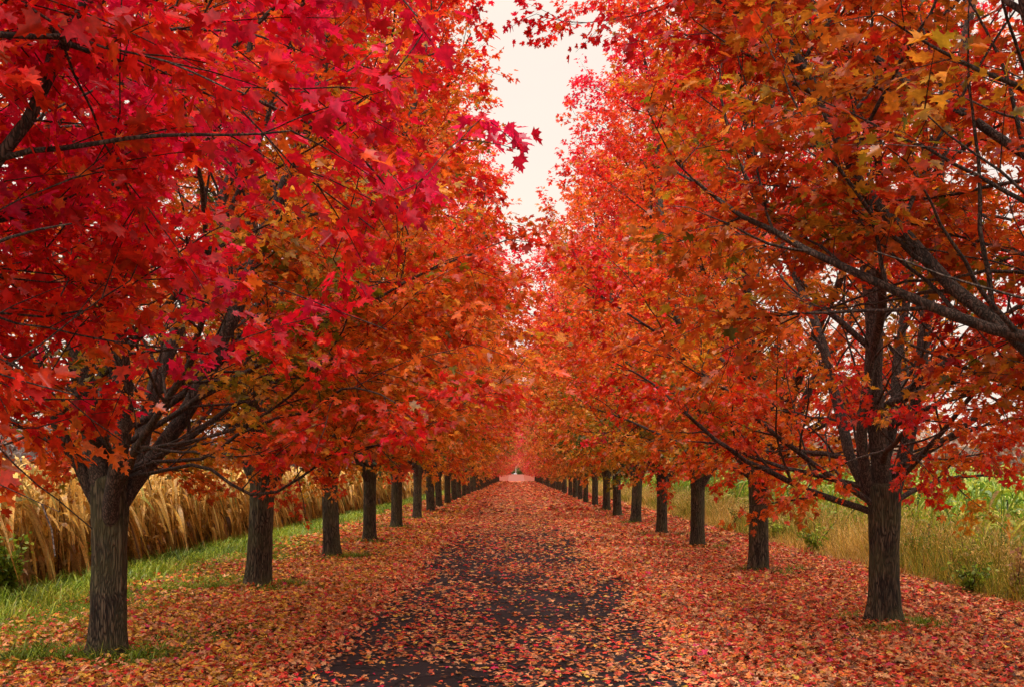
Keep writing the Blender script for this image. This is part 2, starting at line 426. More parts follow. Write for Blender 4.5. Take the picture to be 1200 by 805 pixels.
cull_l = lambda P, o=(-3.62, 3.3): ((P[:, 0] + o[0]) ** 2 + (P[:, 1] + o[1]) ** 2 + (P[:, 2] - 1.6) ** 2 > 3.15 ** 2) & ~((P[:, 2] < 2.35) & (vnoise(P[:, 0] * 1.3 + 4, P[:, 1] * 1.3 + P[:, 2]) < 0.22)) & (P[:, 2] > 1.3) & (P[:, 2] > 1.12 + 0.55 * sstep(-1.25, -0.8, P[:, 0] + o[0])) & ~(vnoise(P[:, 0] * 1.9 + 11, P[:, 1] * 1.9 + P[:, 2] * 2.6) < 0.40) & ~((P[:, 0] + o[0] > -0.1) & (P[:, 2] > 4.3)) & (P[:, 0] + o[0] < 0.45) & ~((P[:, 0] + o[0] > -1.3) & (P[:, 2] < 2.0)) & ~((P[:, 0] + o[0] > -0.55) & (P[:, 2] < 2.4)) & ~((P[:, 0] + o[0] > -0.2) & (vnoise(P[:, 0] * 2.2, P[:, 1] * 2.2 + P[:, 2] * 2) < 0.42))
cull_r = lambda P, o=(3.85, 4.95): ((P[:, 0] + o[0]) ** 2 + (P[:, 1] + o[1]) ** 2 + (P[:, 2] - 1.6) ** 2 > 3.5 ** 2) & ~((P[:, 2] < 3.0) & (vnoise(P[:, 0] * 1.3 + 9, P[:, 1] * 1.3 + P[:, 2]) < 0.52)) & ~(P[:, 2] < 2.0) & (P[:, 0] + o[0] > 0.28 + 0.05 * P[:, 2])
inner_l = lambda P: ~((np.hypot(P[:, 0], P[:, 1]) < 1.5) & (P[:, 2] < 3.2) & (P[:, 1] < 0.8) & (vnoise(P[:, 0] * 3 + 5, P[:, 2] * 3) < 0.75)) & ~((P[:, 2] < 1.65) & (P[:, 1] < 0))
inner = lambda P: ~((np.hypot(P[:, 0], P[:, 1]) < 1.3) & (P[:, 2] < 3.9) & (P[:, 1] < 0.6) & (vnoise(P[:, 0] * 3 + 5, P[:, 2] * 3) < 0.58))
D = math.radians
V_L0 = build_tree('near_left', 3, rmax=3.8, leaf_size=0.078, leaf_n=1.15, keep=cull_l, cam_at=np.array([3.62, -3.3, 1.6]),
                  extra=[(D(8), 1.32, 0.6, 4.2, .022), (D(14), 1.26, 0.85, 4.3, .032), (D(20), 1.42, 0.65, 3.6, .018), (D(2), 1.2, 1.3, 4.0, .03), (D(28), 1.38, 0.5, 3.8, .02), (D(40), 1.46, 0.40, 3.6, .02), (D(24), 1.50, 0.35, 3.4, .02), (D(48), 1.50, 0.3, 3.4, .02), (D(33), 1.46, 0.3, 3.6, .02), (D(60), 1.48, 0.35, 3.4, .02), (D(17), 1.46, 0.45, 3.2, .02), (D(22), 1.2, 0.4, 4.2, .03), (D(35), 1.25, 0.3, 4.0, .03),
                         (D(52), 1.3, 0.35, 3.6, .025), (D(70), 1.2, 0.5, 3.6, .025), (D(15), 0.95, 1.4, 4.4, .03), (D(30), 1.0, 0.9, 4.4, .03)])
V_R0 = build_tree('near_right', 8, rmax=3.5, leaf_size=0.078, leaf_n=1.0, keep=cull_r, cam_at=np.array([-3.85, -4.95, 1.6]), cam_r=3.7,
                  coleaders=[(D(172), 0.80, 0.20), (D(140), 0.62, 0.19), (D(100), 0.42, 0.5), (D(215), 0.5, 0.5), (D(20), 0.5, 0.5)],
                  extra=[(D(150), 1.0, 0.9, 3.2, .028), (D(128), 1.1, 0.5, 3.4, .028), (D(105), 1.15, 0.5, 3.4, .028)])
V_L1 = build_tree('left_first', 21, keep=inner_l, extra=[(D(350), 1.46, 0.3, 3.6, .035), (D(20), 1.46, 0.35, 3.6, .035), (D(320), 1.45, 0.4, 3.2, .03)], fork=1.22, r_trunk=0.137, coleaders=[(D(15), 0.55, 0.46), (D(185), 0.62, 0.34), (D(70), 0.4, 0.5), (D(290), 0.45, 0.42)])
V_R1 = build_tree('right_first', 34, keep=inner, fork=1.12, r_trunk=0.147, coleaders=[(D(182), 0.46, 0.36), (D(5), 0.40, 0.46), (D(140), 0.28, 0.36), (D(70), 0.34, 0.34)],
                  lats=[(D(28), 1.2, 0.15), (D(85), 1.3, 0.7), (D(50), 1.15, 1.0), (D(140), 1.3, 0.3), (D(318), 1.25, 1.2), (D(180), 1.35, 0.05), (D(200), 1.05, 0.1), (D(0), 1.25, 0.5), (D(345), 1.1, 0.95), (D(110), 1.2, 0.5), (D(250), 1.15, 0.6), (D(300), 1.1, 0.3)])
V_H = [build_tree('mid_near_a', 55, fork=1.45, r_trunk=0.148), build_tree('mid_near_b', 67, fork=1.38, r_trunk=0.142)]
V_M = [build_tree('far_%d' % i, 80 + i, fork=1.4 + .05 * i, r_trunk=0.145, detail=1, leaf_n=0.62, leaf_size=0.115) for i in range(3)]

ORD = ['nearest', 'first full', 'second', 'third', 'fourth', 'fifth', 'sixth', 'seventh', 'eighth', 'ninth', 'tenth', 'eleventh', 'twelfth', 'thirteenth', 'fourteenth']
YL = [3.3, 9.0, 14.2, 19.2, 23.9, 30.0, 36.2]; YR = [4.95, 10.67, 16.4, 21.8, 26.6, 33.0, 38.2]
while YL[-1] < 201: YL.append(YL[-1] + 5.75)
while YR[-1] < 201: YR.append(YR[-1] + 5.75)
XL = [-3.62, -3.59, -3.58, -3.45, -3.42, -3.5]; XR = [3.85, 3.83, 3.88, 3.85, 3.78, 3.85]
for side, Y, X in (('left', YL, XL), ('right', YR, XR)):
    rr = random.Random(4 if side == 'left' else 9)
    for i, y in enumerate(Y):
        x = X[i] if i < len(X) else (-3.55 if side == 'left' else 3.83) + rr.uniform(-.08, .08)
        rz = rr.uniform(0, 2 * PI); sc = rr.uniform(1.0, 1.10) if side == 'left' else rr.uniform(0.97, 1.07)
        if i == 0: tm = V_L0 if side == 'left' else V_R0; rz = 0; sc = 1
        elif i == 1: tm = V_L1 if side == 'left' else V_R1; rz = 0; sc = 1
        elif i < 4: tm = V_H[(i + (side == 'right')) % 2]
        else: tm = V_M[rr.randrange(3)]
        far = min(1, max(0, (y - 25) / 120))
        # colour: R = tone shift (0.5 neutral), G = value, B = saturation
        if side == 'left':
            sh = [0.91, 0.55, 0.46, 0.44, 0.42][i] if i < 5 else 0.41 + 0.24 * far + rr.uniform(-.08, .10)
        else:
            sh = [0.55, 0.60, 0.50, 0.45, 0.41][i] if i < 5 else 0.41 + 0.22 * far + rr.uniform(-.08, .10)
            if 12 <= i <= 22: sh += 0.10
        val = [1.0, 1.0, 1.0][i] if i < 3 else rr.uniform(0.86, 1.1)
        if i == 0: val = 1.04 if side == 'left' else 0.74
        color = (sh, val * (1 + 0.12 * far), 1.0 - 0.13 * far)  # haze painted into the leaf colour: farther crowns get lighter and less saturated
        look = {('left', 0): 'foreground maple with large crimson leaves filling the upper left, trunk out of frame',
                ('left', 1): 'thick trunked maple at far left by the lawn, nearest whole trunk of its row',
                ('left', 2): 'maple with orange leaves hanging low, second whole trunk of the left row',
                ('right', 0): 'foreground maple with olive and dark red leaves at top right, trunk out of frame',
                ('right', 1): 'thick maple forking into bare limbs at far right, nearest whole trunk of its row',
                ('right', 2): 'maple with twin dark limbs and orange leaves, second whole trunk of the right row'}.get((side, i))
        if look is None:
            if i < len(ORD): look = f'orange maple, {ORD[i]} whole trunk from the front in the {side} row of the path'
            else: look = f'tiny distant maple in the {side} row, its trunk packed close near the vanishing point'
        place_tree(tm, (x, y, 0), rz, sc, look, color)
# maples closing the view where the path climbs out of sight
EC = random.Random(2)
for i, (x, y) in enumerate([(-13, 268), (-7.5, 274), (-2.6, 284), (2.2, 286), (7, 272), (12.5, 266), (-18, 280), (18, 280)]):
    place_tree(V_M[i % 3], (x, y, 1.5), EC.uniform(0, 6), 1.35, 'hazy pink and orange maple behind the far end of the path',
               (0.66 + EC.uniform(-.08, .1), 1.15, 0.82), 'maples beyond the end of the path')  # haze is painted in: crown colour lightened and desaturated

# ------------------------------------------------------------------ ground and path
def ground_mat():
    m, nt, out = new_mat('ground_soil_and_litter'); L = nt.links.new
    tc = N(nt, 'ShaderNodeTexCoord'); sx = N(nt, 'ShaderNodeSeparateXYZ'); L(tc.outputs['Object'], sx.inputs[0])
    nz = N(nt, 'ShaderNodeTexNoise', i_Scale=0.9, i_Detail=5.0); L(tc.outputs['Object'], nz.inputs['Vector'])
    xo = math_n(nt, 'MULTIPLY_ADD', nz.outputs[0], 1.6); nt.nodes[-1].inputs[2].default_value = -0.8
    x = math_n(nt, 'ADD', sx.outputs[0], xo)
    # litter colours per cell
    vo = N(nt, 'ShaderNodeTexVoronoi', i_Scale=9.0); L(tc.outputs['Object'], vo.inputs['Vector'])
    sc = nt.nodes.new('ShaderNodeSeparateColor'); L(vo.outputs['Color'], sc.inputs[0])
    lr = ramp(nt, [(0, (0.20, 0.07, 0.04)), (0.2, (0.52, 0.20, 0.12)), (0.4, (0.66, 0.28, 0.14)), (0.6, (0.60, 0.16, 0.06)), (0.8, (0.58, 0.08, 0.04)), (1, (0.5, 0.03, 0.03))])
    L(sc.outputs[0], lr.inputs[0])
    n2 = N(nt, 'ShaderNodeTexNoise', i_Scale=40.0, i_Detail=4.0); L(tc.outputs['Object'], n2.inputs['Vector'])
    gr = ramp(nt, [(0.3, (0.035, 0.055, 0.012)), (0.55, (0.14, 0.20, 0.02)), (0.75, (0.24, 0.26, 0.05))]); L(n2.outputs[0], gr.inputs[0])
    so = ramp(nt, [(0.3, (0.05, 0.035, 0.02)), (0.7, (0.16, 0.11, 0.05))]); L(n2.outputs[0], so.inputs[0])
    def step(a, b):
        mr = N(nt, 'ShaderNodeMapRange', i_From_Min=a, i_From_Max=b, interpolation_type='SMOOTHSTEP'); L(x, mr.inputs[0]); return mr.outputs[0]
    # near the viewer the litter is real leaves on dark soil; further on the sheet itself carries the leaf colours
    fy = N(nt, 'ShaderNodeMapRange', i_From_Min=18.0, i_From_Max=60.0); L(sx.outputs[1], fy.inputs[0])
    soil_l = N(nt, 'ShaderNodeMix', data_type='RGBA'); L(fy.outputs[0], soil_l.inputs[0]); soil_l.inputs[6].default_value = (0.045, 0.022, 0.013, 1); L(lr.outputs[0], soil_l.inputs[7])
    a = N(nt, 'ShaderNodeMix', data_type='RGBA'); L(step(-7.0, -6.0), a.inputs[0]); L(so.outputs[0], a.inputs[6]); L(gr.outputs[0], a.inputs[7])
    b = N(nt, 'ShaderNodeMix', data_type='RGBA'); L(step(-5.0, -4.0), b.inputs[0]); L(a.outputs[2], b.inputs[6]); L(soil_l.outputs[2], b.inputs[7])
    c = N(nt, 'ShaderNodeMix', data_type='RGBA'); L(step(5.6, 6.4), c.inputs[0]); L(b.outputs[2], c.inputs[6]); L(so.outputs[0], c.inputs[7])
    p = N(nt, 'ShaderNodeBsdfPrincipled', i_Roughness=0.95); p.inputs['Specular IOR Level'].default_value = 0.0; fe = N(nt, 'ShaderNodeMapRange', i_From_Min=205.0, i_From_Max=215.0); L(sx.outputs[1], fe.inputs[0])
    ce = N(nt, 'ShaderNodeMix', data_type='RGBA'); L(fe.outputs[0], ce.inputs[0]); L(c.outputs[2], ce.inputs[6]); ce.inputs[7].default_value = (0.17, 0.048, 0.034, 1)
    L(ce.outputs[2], p.inputs['Base Color'])
    bp = N(nt, 'ShaderNodeBump', i_Strength=0.6, i_Distance=0.03); L(n2.outputs[0], bp.inputs['Height']); L(bp.outputs[0], p.inputs['Normal'])
    L(p.outputs[0], out.inputs[0]); return m

def path_mat():
    m, nt, out = new_mat('old_asphalt'); L = nt.links.new
    tc = N(nt, 'ShaderNodeTexCoord'); sx = N(nt, 'ShaderNodeSeparateXYZ'); L(tc.outputs['Object'], sx.inputs[0])
    n1 = N(nt, 'ShaderNodeTexNoise', i_Scale=1.3, i_Detail=5.0); L(tc.outputs['Object'], n1.inputs['Vector'])
    n2 = N(nt, 'ShaderNodeTexNoise', i_Scale=160.0, i_Detail=3.0); L(tc.outputs['Object'], n2.inputs['Vector'])
    mul = math_n(nt, 'MULTIPLY_ADD', n2.outputs[0], 0.6); nt.nodes[-1].inputs[2].default_value = 0.0
    s = math_n(nt, 'ADD', mul, math_n(nt, 'MULTIPLY', n1.outputs[0], 0.45))
    ck = N(nt, 'ShaderNodeTexVoronoi', feature='DISTANCE_TO_EDGE', i_Scale=1.1); wv = N(nt, 'ShaderNodeVectorMath', operation='MULTIPLY_ADD')
    wn = N(nt, 'ShaderNodeTexNoise', i_Scale=3.0, i_Detail=4.0); L(tc.outputs['Object'], wn.inputs['Vector']); L(wn.outputs['Color'], wv.inputs[0]); wv.inputs[1].default_value = (0.5,) * 3
    L(tc.outputs['Object'], wv.inputs[2]); L(wv.outputs[0], ck.inputs['Vector'])
    cm = N(nt, 'ShaderNodeMapRange', i_From_Min=0.004, i_From_Max=0.02, i_To_Min=-0.35, i_To_Max=0.0); L(ck.outputs[0], cm.inputs[0])
    s = math_n(nt, 'ADD', s, cm.outputs[0])
    r = ramp(nt, [(0.3, (0.010, 0.008, 0.009)), (0.55, (0.028, 0.022, 0.025)), (0.8, (0.09, 0.07, 0.085))]); L(s, r.inputs[0])
    vo = N(nt, 'ShaderNodeTexVoronoi', i_Scale=9.0); L(tc.outputs['Object'], vo.inputs['Vector'])
    sc = nt.nodes.new('ShaderNodeSeparateColor'); L(vo.outputs['Color'], sc.inputs[0])
    lr = ramp(nt, [(0, (0.20, 0.07, 0.04)), (0.2, (0.52, 0.20, 0.12)), (0.4, (0.66, 0.28, 0.14)), (0.6, (0.60, 0.16, 0.06)), (0.8, (0.58, 0.08, 0.04)), (1, (0.5, 0.03, 0.03))])
    L(sc.outputs[0], lr.inputs[0])
    fy = N(nt, 'ShaderNodeMapRange', i_From_Min=35.0, i_From_Max=80.0); L(sx.outputs[1], fy.inputs[0])
    f2 = math_n(nt, 'GREATER_THAN', fy.outputs[0], sc.outputs[1])
    mx = N(nt, 'ShaderNodeMix', data_type='RGBA'); L(f2, mx.inputs[0]); L(r.outputs[0], mx.inputs[6]); L(lr.outputs[0], mx.inputs[7])
    p = N(nt, 'ShaderNodeBsdfPrincipled', i_Roughness=0.8); p.inputs['Specular IOR Level'].default_value = 0.12; fe = N(nt, 'ShaderNodeMapRange', i_From_Min=205.0, i_From_Max=215.0); L(sx.outputs[1], fe.inputs[0])
    ce = N(nt, 'ShaderNodeMix', data_type='RGBA'); L(fe.outputs[0], ce.inputs[0]); L(mx.outputs[2], ce.inputs[6]); ce.inputs[7].default_value = (0.17, 0.048, 0.034, 1)
    L(ce.outputs[2], p.inputs['Base Color'])
    bp = N(nt, 'ShaderNodeBump', i_Strength=0.7, i_Distance=0.008); L(n2.outputs[0], bp.inputs['Height']); L(bp.outputs[0], p.inputs['Normal'])
    L(p.outputs[0], out.inputs[0]); return m

def sheet(name, xs, ys, dz, mat, bumpy=0):
    X, Y = np.meshgrid(xs, ys)
    Z = ground_h(Y) + dz
    v = np.stack([X, Y, Z], -1).reshape(-1, 3); w = len(xs)
    f = [[j * w + i, j * w + i + 1, (j + 1) * w + i + 1, (j + 1) * w + i] for j in range(len(ys) - 1) for i in range(w - 1)]
    f = np.array(f)
    return make_mesh(name, v, f.ravel(), np.full(len(f), 4), mat=mat)
ys = [-60, 0, 100, 200, 206, 208, 212, 220, 232, 244, 256, 262, 300, 600, 1500]
g = link('ground', sheet('ground', [-900, -100, -10, 10, 100, 900], ys, 0, ground_mat())); tag(g, kind='structure')
ys2 = [-20, 0, 50, 100, 150, 200, 206, 208, 212, 220, 232, 244, 256, 262]
wob = sheet('path', [-1.75, -0.6, 0.6, 1.75], ys2, 0.005, path_mat())
p_ = link('path', wob); tag(p_, kind='structure')

# ------------------------------------------------------------------ fallen leaves
def litter_density(x, y):
    on_path = 1 - sstep(1.25, 1.95, np.abs(x + 0.1 + 0.7 * (fbm(y * 0.35, x * 0) - 0.5)))
    patch = fbm(x * 1.3 + 20, y * 0.75)
    d_path = 0.07 + 0.20 * sstep(0.40, 0.66, patch) + 0.30 * sstep(14, 42, y)
    d = (1 - on_path) * 1.0 + on_path * d_path
    xl = x + 1.6 * (fbm(x * 0.5 + 3, y * 0.35 + 40) - 0.5)
    left = sstep(-5.3 - np.clip((y - 14) / 20, 0, .5), -2.7 - np.clip((y - 12) / 10, 0, 1.2), xl) * 0.94 + 0.13 * sstep(-6.4, -5.4, xl)
    right = 1 - sstep(5.5, 6.3, x + 1.0 * (fbm(x, y * 0.8) - 0.5))
    # thin spots in the turf around the near trunks on the left
    thin = 1 - 0.75 * sstep(0.52, 0.66, fbm(x * 0.9 + 70, y * 0.9)) * (1 - sstep(-3.0, -1.9, x))
    return d * left * right * thin
LP, LS, LZ, LTN = [], [], [], []
for (y0, y1, dens, size) in ((2.0, 7.0, 300, 0.075), (7.0, 13, 1500, 0.052), (13, 22, 1000, 0.060), (22, 40, 420, 0.086), (40, 75, 105, 0.16), (75, 130, 45, 0.24), (130, 210, 16, 0.36)):
    n = int((y1 - y0) * 13.2 * dens)
    x = rng.uniform(-6.8, 6.4, n); y = rng.uniform(y0, y1, n)
    ok = rng.random(n) < litter_density(x, y); x, y = x[ok], y[ok]
    LP.append(np.stack([x, y, ground_h(y)], -1)); LS.append(size * rng.uniform(0.4, 1.3, len(x))); 
    LZ.append(rng.random(len(x)) ** 1.5 * (0.035 if y0 > 1 else 0.03) * (size / 0.08) ** 0.5)
P = np.concatenate(LP); S_ = np.concatenate(LS); Z_ = np.concatenate(LZ)
onp = np.abs(P[:, 0]) < 1.5
P[:, 2] += 0.014 + np.where(onp, Z_ * 0.35, Z_)
n = len(P); az = rng.uniform(0, 2 * PI, n)
tilt = np.where(onp, 0.16, 0.42)
Dv = np.stack([np.cos(az), np.sin(az), rng.normal(0, 1, n) * tilt], -1)
Nv = np.stack([rng.normal(0, 1, n) * tilt, rng.normal(0, 1, n) * tilt - 0.1, np.ones(n)], -1)
tn = rng.choice([0.06, 0.24, 0.36, 0.50, 0.64, 0.78, 0.88, 0.97], n, p=[0.13, 0.13, 0.17, 0.19, 0.17, 0.11, 0.03, 0.07]) + rng.normal(0, 0.03, n)
tn += 0.22 * (fbm(P[:, 0] * 0.8 + 31, P[:, 1] * 0.6) - 0.5)
S_ *= 1.0
P[:, 2] += 0.05 * np.clip(fbm(P[:, 0] * 2.2, P[:, 1] * 2.2 + 50) - 0.35, 0, 1) * (np.abs(P[:, 0]) > 1.9)
for Yv, Xv in ((YL, XL), (YR, XR)):
    for i in range(5):
        d2 = (P[:, 0] - Xv[i]) ** 2 + (P[:, 1] - Yv[i]) ** 2
        P[:, 2] += 0.075 * np.exp(-d2 / 0.09)
tn = np.where((P[:, 0] < -2) & (rng.random(n) < 0.25), 0.95, tn)
far_shift = (P[:, 1] > 70) & (tn > .9); tn[far_shift] = 0.5
detail_split = P[:, 1] < 16
vs = []
me = leaves_mesh('fallen_leaves', P, Dv, Nv, S_, np.clip(tn, 0, 1), rng.random(n), 1, MAT_LITTER, curl=0.25, fold=0.2)
fl = link('fallen_leaves', me); tag(fl, 'carpet of fallen orange, red and tan maple leaves over path and verges', 'leaves', kind='stuff')
print('litter', n)

# ------------------------------------------------------------------ grasses, corn, weeds
def rnd(a, b, n): return rng.uniform(a, b, n)
# lawn
S = Strips()
n = 230000
y = 2.5 + (60 ** rng.random(n) - 1) ** 1.0 * 1.0 * rnd(.8, 1.2, n); y = np.clip(y, 2.5, 70); x = rnd(-6.6, -2.2, n)
ok = (rng.random(n) < np.clip(1.15 - litter_density(x, y), 0.10, 1)); x, y = x[ok], y[ok]; n = len(x)
k = 1 + y / 22
S.add(np.stack([x, y, np.zeros(n)], -1), rnd(0, 2 * PI, n), rnd(.03, .07, n), rnd(.2, .9, n), rnd(.7, 1.1, n), rnd(.1, .4, n), rnd(.004, .007, n) * k, 0.28 + 0.7 * fbm(x * 1.1, y * .6) + rng.normal(0, .14, n) - .1, 2)
o = link('lawn_grass', S.mesh('lawn_grass', MAT_GRASS)); tag(o, 'short bright green lawn beside the left row of trees', 'grass', kind='stuff')
# rough verge beside the corn
S = Strips()
n = 70000
y = 3 + 150 * rng.random(n) ** 1.9; x = -6.15 + rng.normal(0, 0.34, n) + 0.3 * (fbm(y * .3, y * 0) - .5)
k = 1 + y / 30
S.add(np.stack([x, y, np.zeros(n)], -1), rnd(0, 2 * PI, n), rnd(.14, .34, n) * (0.6 + 0.8 * fbm(x * 1.5, y * .8)), rnd(.25, .9, n), rnd(.9, 1.3, n), rnd(.4, .9, n), rnd(.006, .011, n) * k, 0.10 + 0.8 * fbm(x * 1.6, y * .7) + rng.normal(0, .16, n) - .1, 4)
o = link('rough_grass', S.mesh('rough_grass', MAT_GRASS)); tag(o, 'long tufted green grass along the foot of the dry corn', 'grass', kind='stuff')
# tufts round the trunks
S = Strips()
for Yv, Xv in ((YL, XL), (YR, XR)):
    for i, y0 in enumerate(Yv[:10]):
        x0 = Xv[i] if i < len(Xv) else (-3.55 if Xv is XL else 3.83)
        m = 1100 if i < 4 else 500
        if i < 2: m += 700
        cx = rng.normal(0, 1, (7, 2)) * [.36, .22]; ci = rng.integers(0, 7, m)
        rr_ = np.stack([cx[ci, 0] + rng.normal(0, .1, m), cx[ci, 1] + rng.normal(0, .1, m)], -1)
        q = norm(rr_) * np.maximum(np.linalg.norm(rr_, axis=-1), 0.21)[:, None]
        S.add(np.stack([x0 + q[:, 0], y0 + q[:, 1], np.zeros(m)], -1), rnd(0, 2 * PI, m), rnd(.09, .21, m), rnd(.3, 1, m), rnd(.7, 1.2, m), rnd(.3, .7, m), rnd(.005, .009, m) * (1 + i * .25), rnd(0.05, .6, m), 3)
o = link('trunk_foot_grass', S.mesh('trunk_foot_grass', MAT_GRASS)); tag(o, 'dark green grass and moss growing round the feet of the trunks', 'grass', kind='stuff')

def corn_field(S, xs, y0, y1, step, hmean, leafn, droop, tone_f, width=0.06, sgn=-1):
    B, Hh = [], []
    for i, x0 in enumerate(xs):
        yy = y0 + np.cumsum(rnd(.6, 1.4, int((y1 - y0) / step)) * step); yy = yy[yy < y1]
        xx = x0 + rng.normal(0, .09, len(yy)) + 0.25 * (fbm(yy * .25 + i, yy * 0) - .5)
        B.append(np.stack([xx, yy, np.zeros(len(yy))], -1)); 
    B = np.concatenate(B); n = len(B); far = 1 + np.clip(B[:, 1] - 25, 0, 300) / 60
    hh = hmean * rnd(.82, 1.1, n) * (0.9 + 0.2 * fbm(B[:, 0], B[:, 1] * .4))
    z = np.zeros(n)
    lean = rnd(0, .12, n)
    S.add(B, rnd(0, 2 * PI, n), hh, lean, np.ones(n), z, np.full(n, .026) * far, tone_f(n, np.full(n, .3)) - .1, 3, 0, 0.4)
    # tassels
    for q in range(2):
        b = B.copy(); b[:, 2] = hh * .97
        S.add(b, rnd(0, 2 * PI, n), rnd(.15, .3, n), rnd(.2, .8, n), rnd(.5, 1, n), rnd(.1, .5, n), np.full(n, .012) * far, tone_f(n, np.full(n, .9)), 3)
    for q in range(leafn):
        f = (q + rng.random(n)) / leafn
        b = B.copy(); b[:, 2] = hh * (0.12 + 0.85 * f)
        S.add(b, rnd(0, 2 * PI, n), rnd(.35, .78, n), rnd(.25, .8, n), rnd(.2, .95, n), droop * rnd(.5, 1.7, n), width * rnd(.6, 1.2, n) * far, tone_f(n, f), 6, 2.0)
S = Strips()
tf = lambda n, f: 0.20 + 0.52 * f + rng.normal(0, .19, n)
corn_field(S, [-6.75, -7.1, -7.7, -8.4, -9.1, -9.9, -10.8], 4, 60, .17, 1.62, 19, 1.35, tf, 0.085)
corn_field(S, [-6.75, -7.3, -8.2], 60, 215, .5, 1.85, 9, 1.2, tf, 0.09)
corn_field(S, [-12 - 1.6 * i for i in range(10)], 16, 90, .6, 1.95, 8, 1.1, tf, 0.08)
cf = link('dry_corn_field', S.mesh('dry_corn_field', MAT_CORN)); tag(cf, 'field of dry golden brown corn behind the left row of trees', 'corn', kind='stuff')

S = Strips()
tg = lambda n, f: 0.62 - 0.25 * f + rng.normal(0, .2, n)
corn_field(S, [7.6, 8.2, 8.8, 9.5, 10.3, 11.2, 12.4], 6, 60, .2, 1.65, 13, .9, tg, 0.065, 1)
corn_field(S, [7.6, 8.4, 9.3], 60, 215, .5, 1.5, 8, .9, tg, 0.1, 1)
corn_field(S, [14 + 1.6 * i for i in range(8)], 18, 90, .6, 1.55, 8, .9, tg, 0.09, 1)
cf = link('green_corn_field', S.mesh('green_corn_field', MAT_REED)); tag(cf, 'green and yellow leafy crop standing behind the right row of trees', 'corn', kind='stuff')

# dry grass strip on the right
S = Strips()
n = 110000
y = 4 + 200 * rng.random(n) ** 2.3; x = 6.0 + 2.1 * rng.random(n) ** .8 + .35 * (fbm(y * .4, y * 0) - .5) + 0.25 * np.clip((14 - y) / 6, -1, 1)
k = 1 + y / 28
hg = (0.30 + .55 * sstep(5.8, 7.0, x)) * (.6 + .8 * fbm(x * 1.2, y * .7))
gp = fbm(x * .9 + 9, y * .35 + 5)
S.add(np.stack([x, y, np.zeros(n)], -1), rnd(0, 2 * PI, n), hg * rnd(.5, 1.3, n), rnd(.1, .8, n), rnd(.8, 1.15, n), rnd(.1, .8, n), rnd(.004, .009, n) * k,
      np.where(gp > .50, 0.26, 0.60) + rng.normal(0, .15, n), 4, .8)
# fluffy seed heads
n = 60000
y = 4 + 120 * rng.random(n) ** 2.1; x = 6.3 + 1.8 * rng.random(n); k = 1 + y / 28
hg = (0.25 + .5 * sstep(5.8, 7.0, x)) * (.7 + .7 * fbm(x * 1.2, y * .7)) * rnd(.7, 1.2, n)
S.add(np.stack([x, y, hg], -1), rnd(0, 2 * PI, n), rnd(.03, .09, n), rnd(.2, 1, n), rnd(-.4, 1, n), rnd(0, .6, n), rnd(.006, .012, n) * k, 0.74 + rng.normal(0, .1, n), 2, .6)
o = link('dry_grass', S.mesh('dry_grass', MAT_STRAW)); tag(o, 'strip of straw coloured dry grass and seed heads behind the right row', 'grass', kind='stuff')

# separate weeds along that strip
def weed(x, y, h, spread, nst, tone, mat, label, leaf=True, flower=False):
    r = rng
    root = link('weed_plant', None, None, (x, y, 0)); tag(root, label, 'plant')
    T = Tubes(); P, Dd = [], []
    for q in range(nst):
        az = r.uniform(0, 2 * PI); t = np.linspace(0, 1, 7)[:, None]; hh = h * r.uniform(.6, 1)
        pts = np.array([[math.cos(az), math.sin(az), 0]]) * t * spread * r.uniform(.3, 1) * (0.4 + 0.6 * t) + np.array([[0, 0, 1]]) * t * hh + r.normal(0, .012, (7, 3)) * t
        T.add(pts, np.linspace(.007, .002, 7), 4)
        m = int(26 * h / .6)
        f = r.uniform(.15, 1, m); idx = (f * 5.99).astype(int)
        P.append(pts[idx] + r.normal(0, .02 + .03 * h, (m, 3))); Dd.append(r.normal(0, 1, (m, 3)))
    link('stem', T.mesh('stem', MAT_LIMB), root)
    P = np.concatenate(P); Dd = np.concatenate(Dd); m = len(P)
    P[:, 2] = np.maximum(P[:, 2], .03)
    me = leaves_mesh('weed_leaves', P, Dd, np.stack([r.normal(0, .5, m), r.normal(0, .5, m), np.ones(m)], -1), r.uniform(.03, .07, m), np.clip(tone + r.normal(0, .12, m), 0, 1), r.random(m), 0, mat)
    link('leaves', me, root)
    if flower:
        m = 40; pp = P[r.integers(0, len(P), m)] + [0, 0, .03]
        me = leaves_mesh('weed_flowers', pp, r.normal(0, 1, (m, 3)), np.tile([0, 0, 1.], (m, 1)), np.full(m, .03), np.full(m, .95), np.ones(m), 0, MAT_LITTER)
        link('flowers', me, root)
weed(6.05, 13.6, .48, .45, 16, .35, MAT_GRASS, 'low bushy green weed at the leaf edge just right of the nearest right trunk')
weed(6.35, 13.0, .78, .12, 5, .95, MAT_STRAW, 'tall thin reddish brown weed stalk in the straw grass at right')
weed(6.45, 12.2, .42, .40, 12, .5, MAT_GRASS, 'green weed with small yellow flowers near the right edge', True, True)
weed(6.25, 11.6, .85, .35, 16, .12, MAT_STRAW, 'dark brown dead weed clump at the right edge of the picture')
weed(6.0, 20.5, .7, .5, 16, .45, MAT_GRASS, 'yellow green weed clump between the first and second right trunks')
weed(-6.35, 11.3, .95, .25, 12, .1, MAT_STRAW, 'dark dead weed stalks against the corn left of the nearest trunk')
weed(-6.45, 12.9, .95, .38, 18, .4, MAT_GRASS, 'green bushy weed growing into the corn left of the nearest trunk')

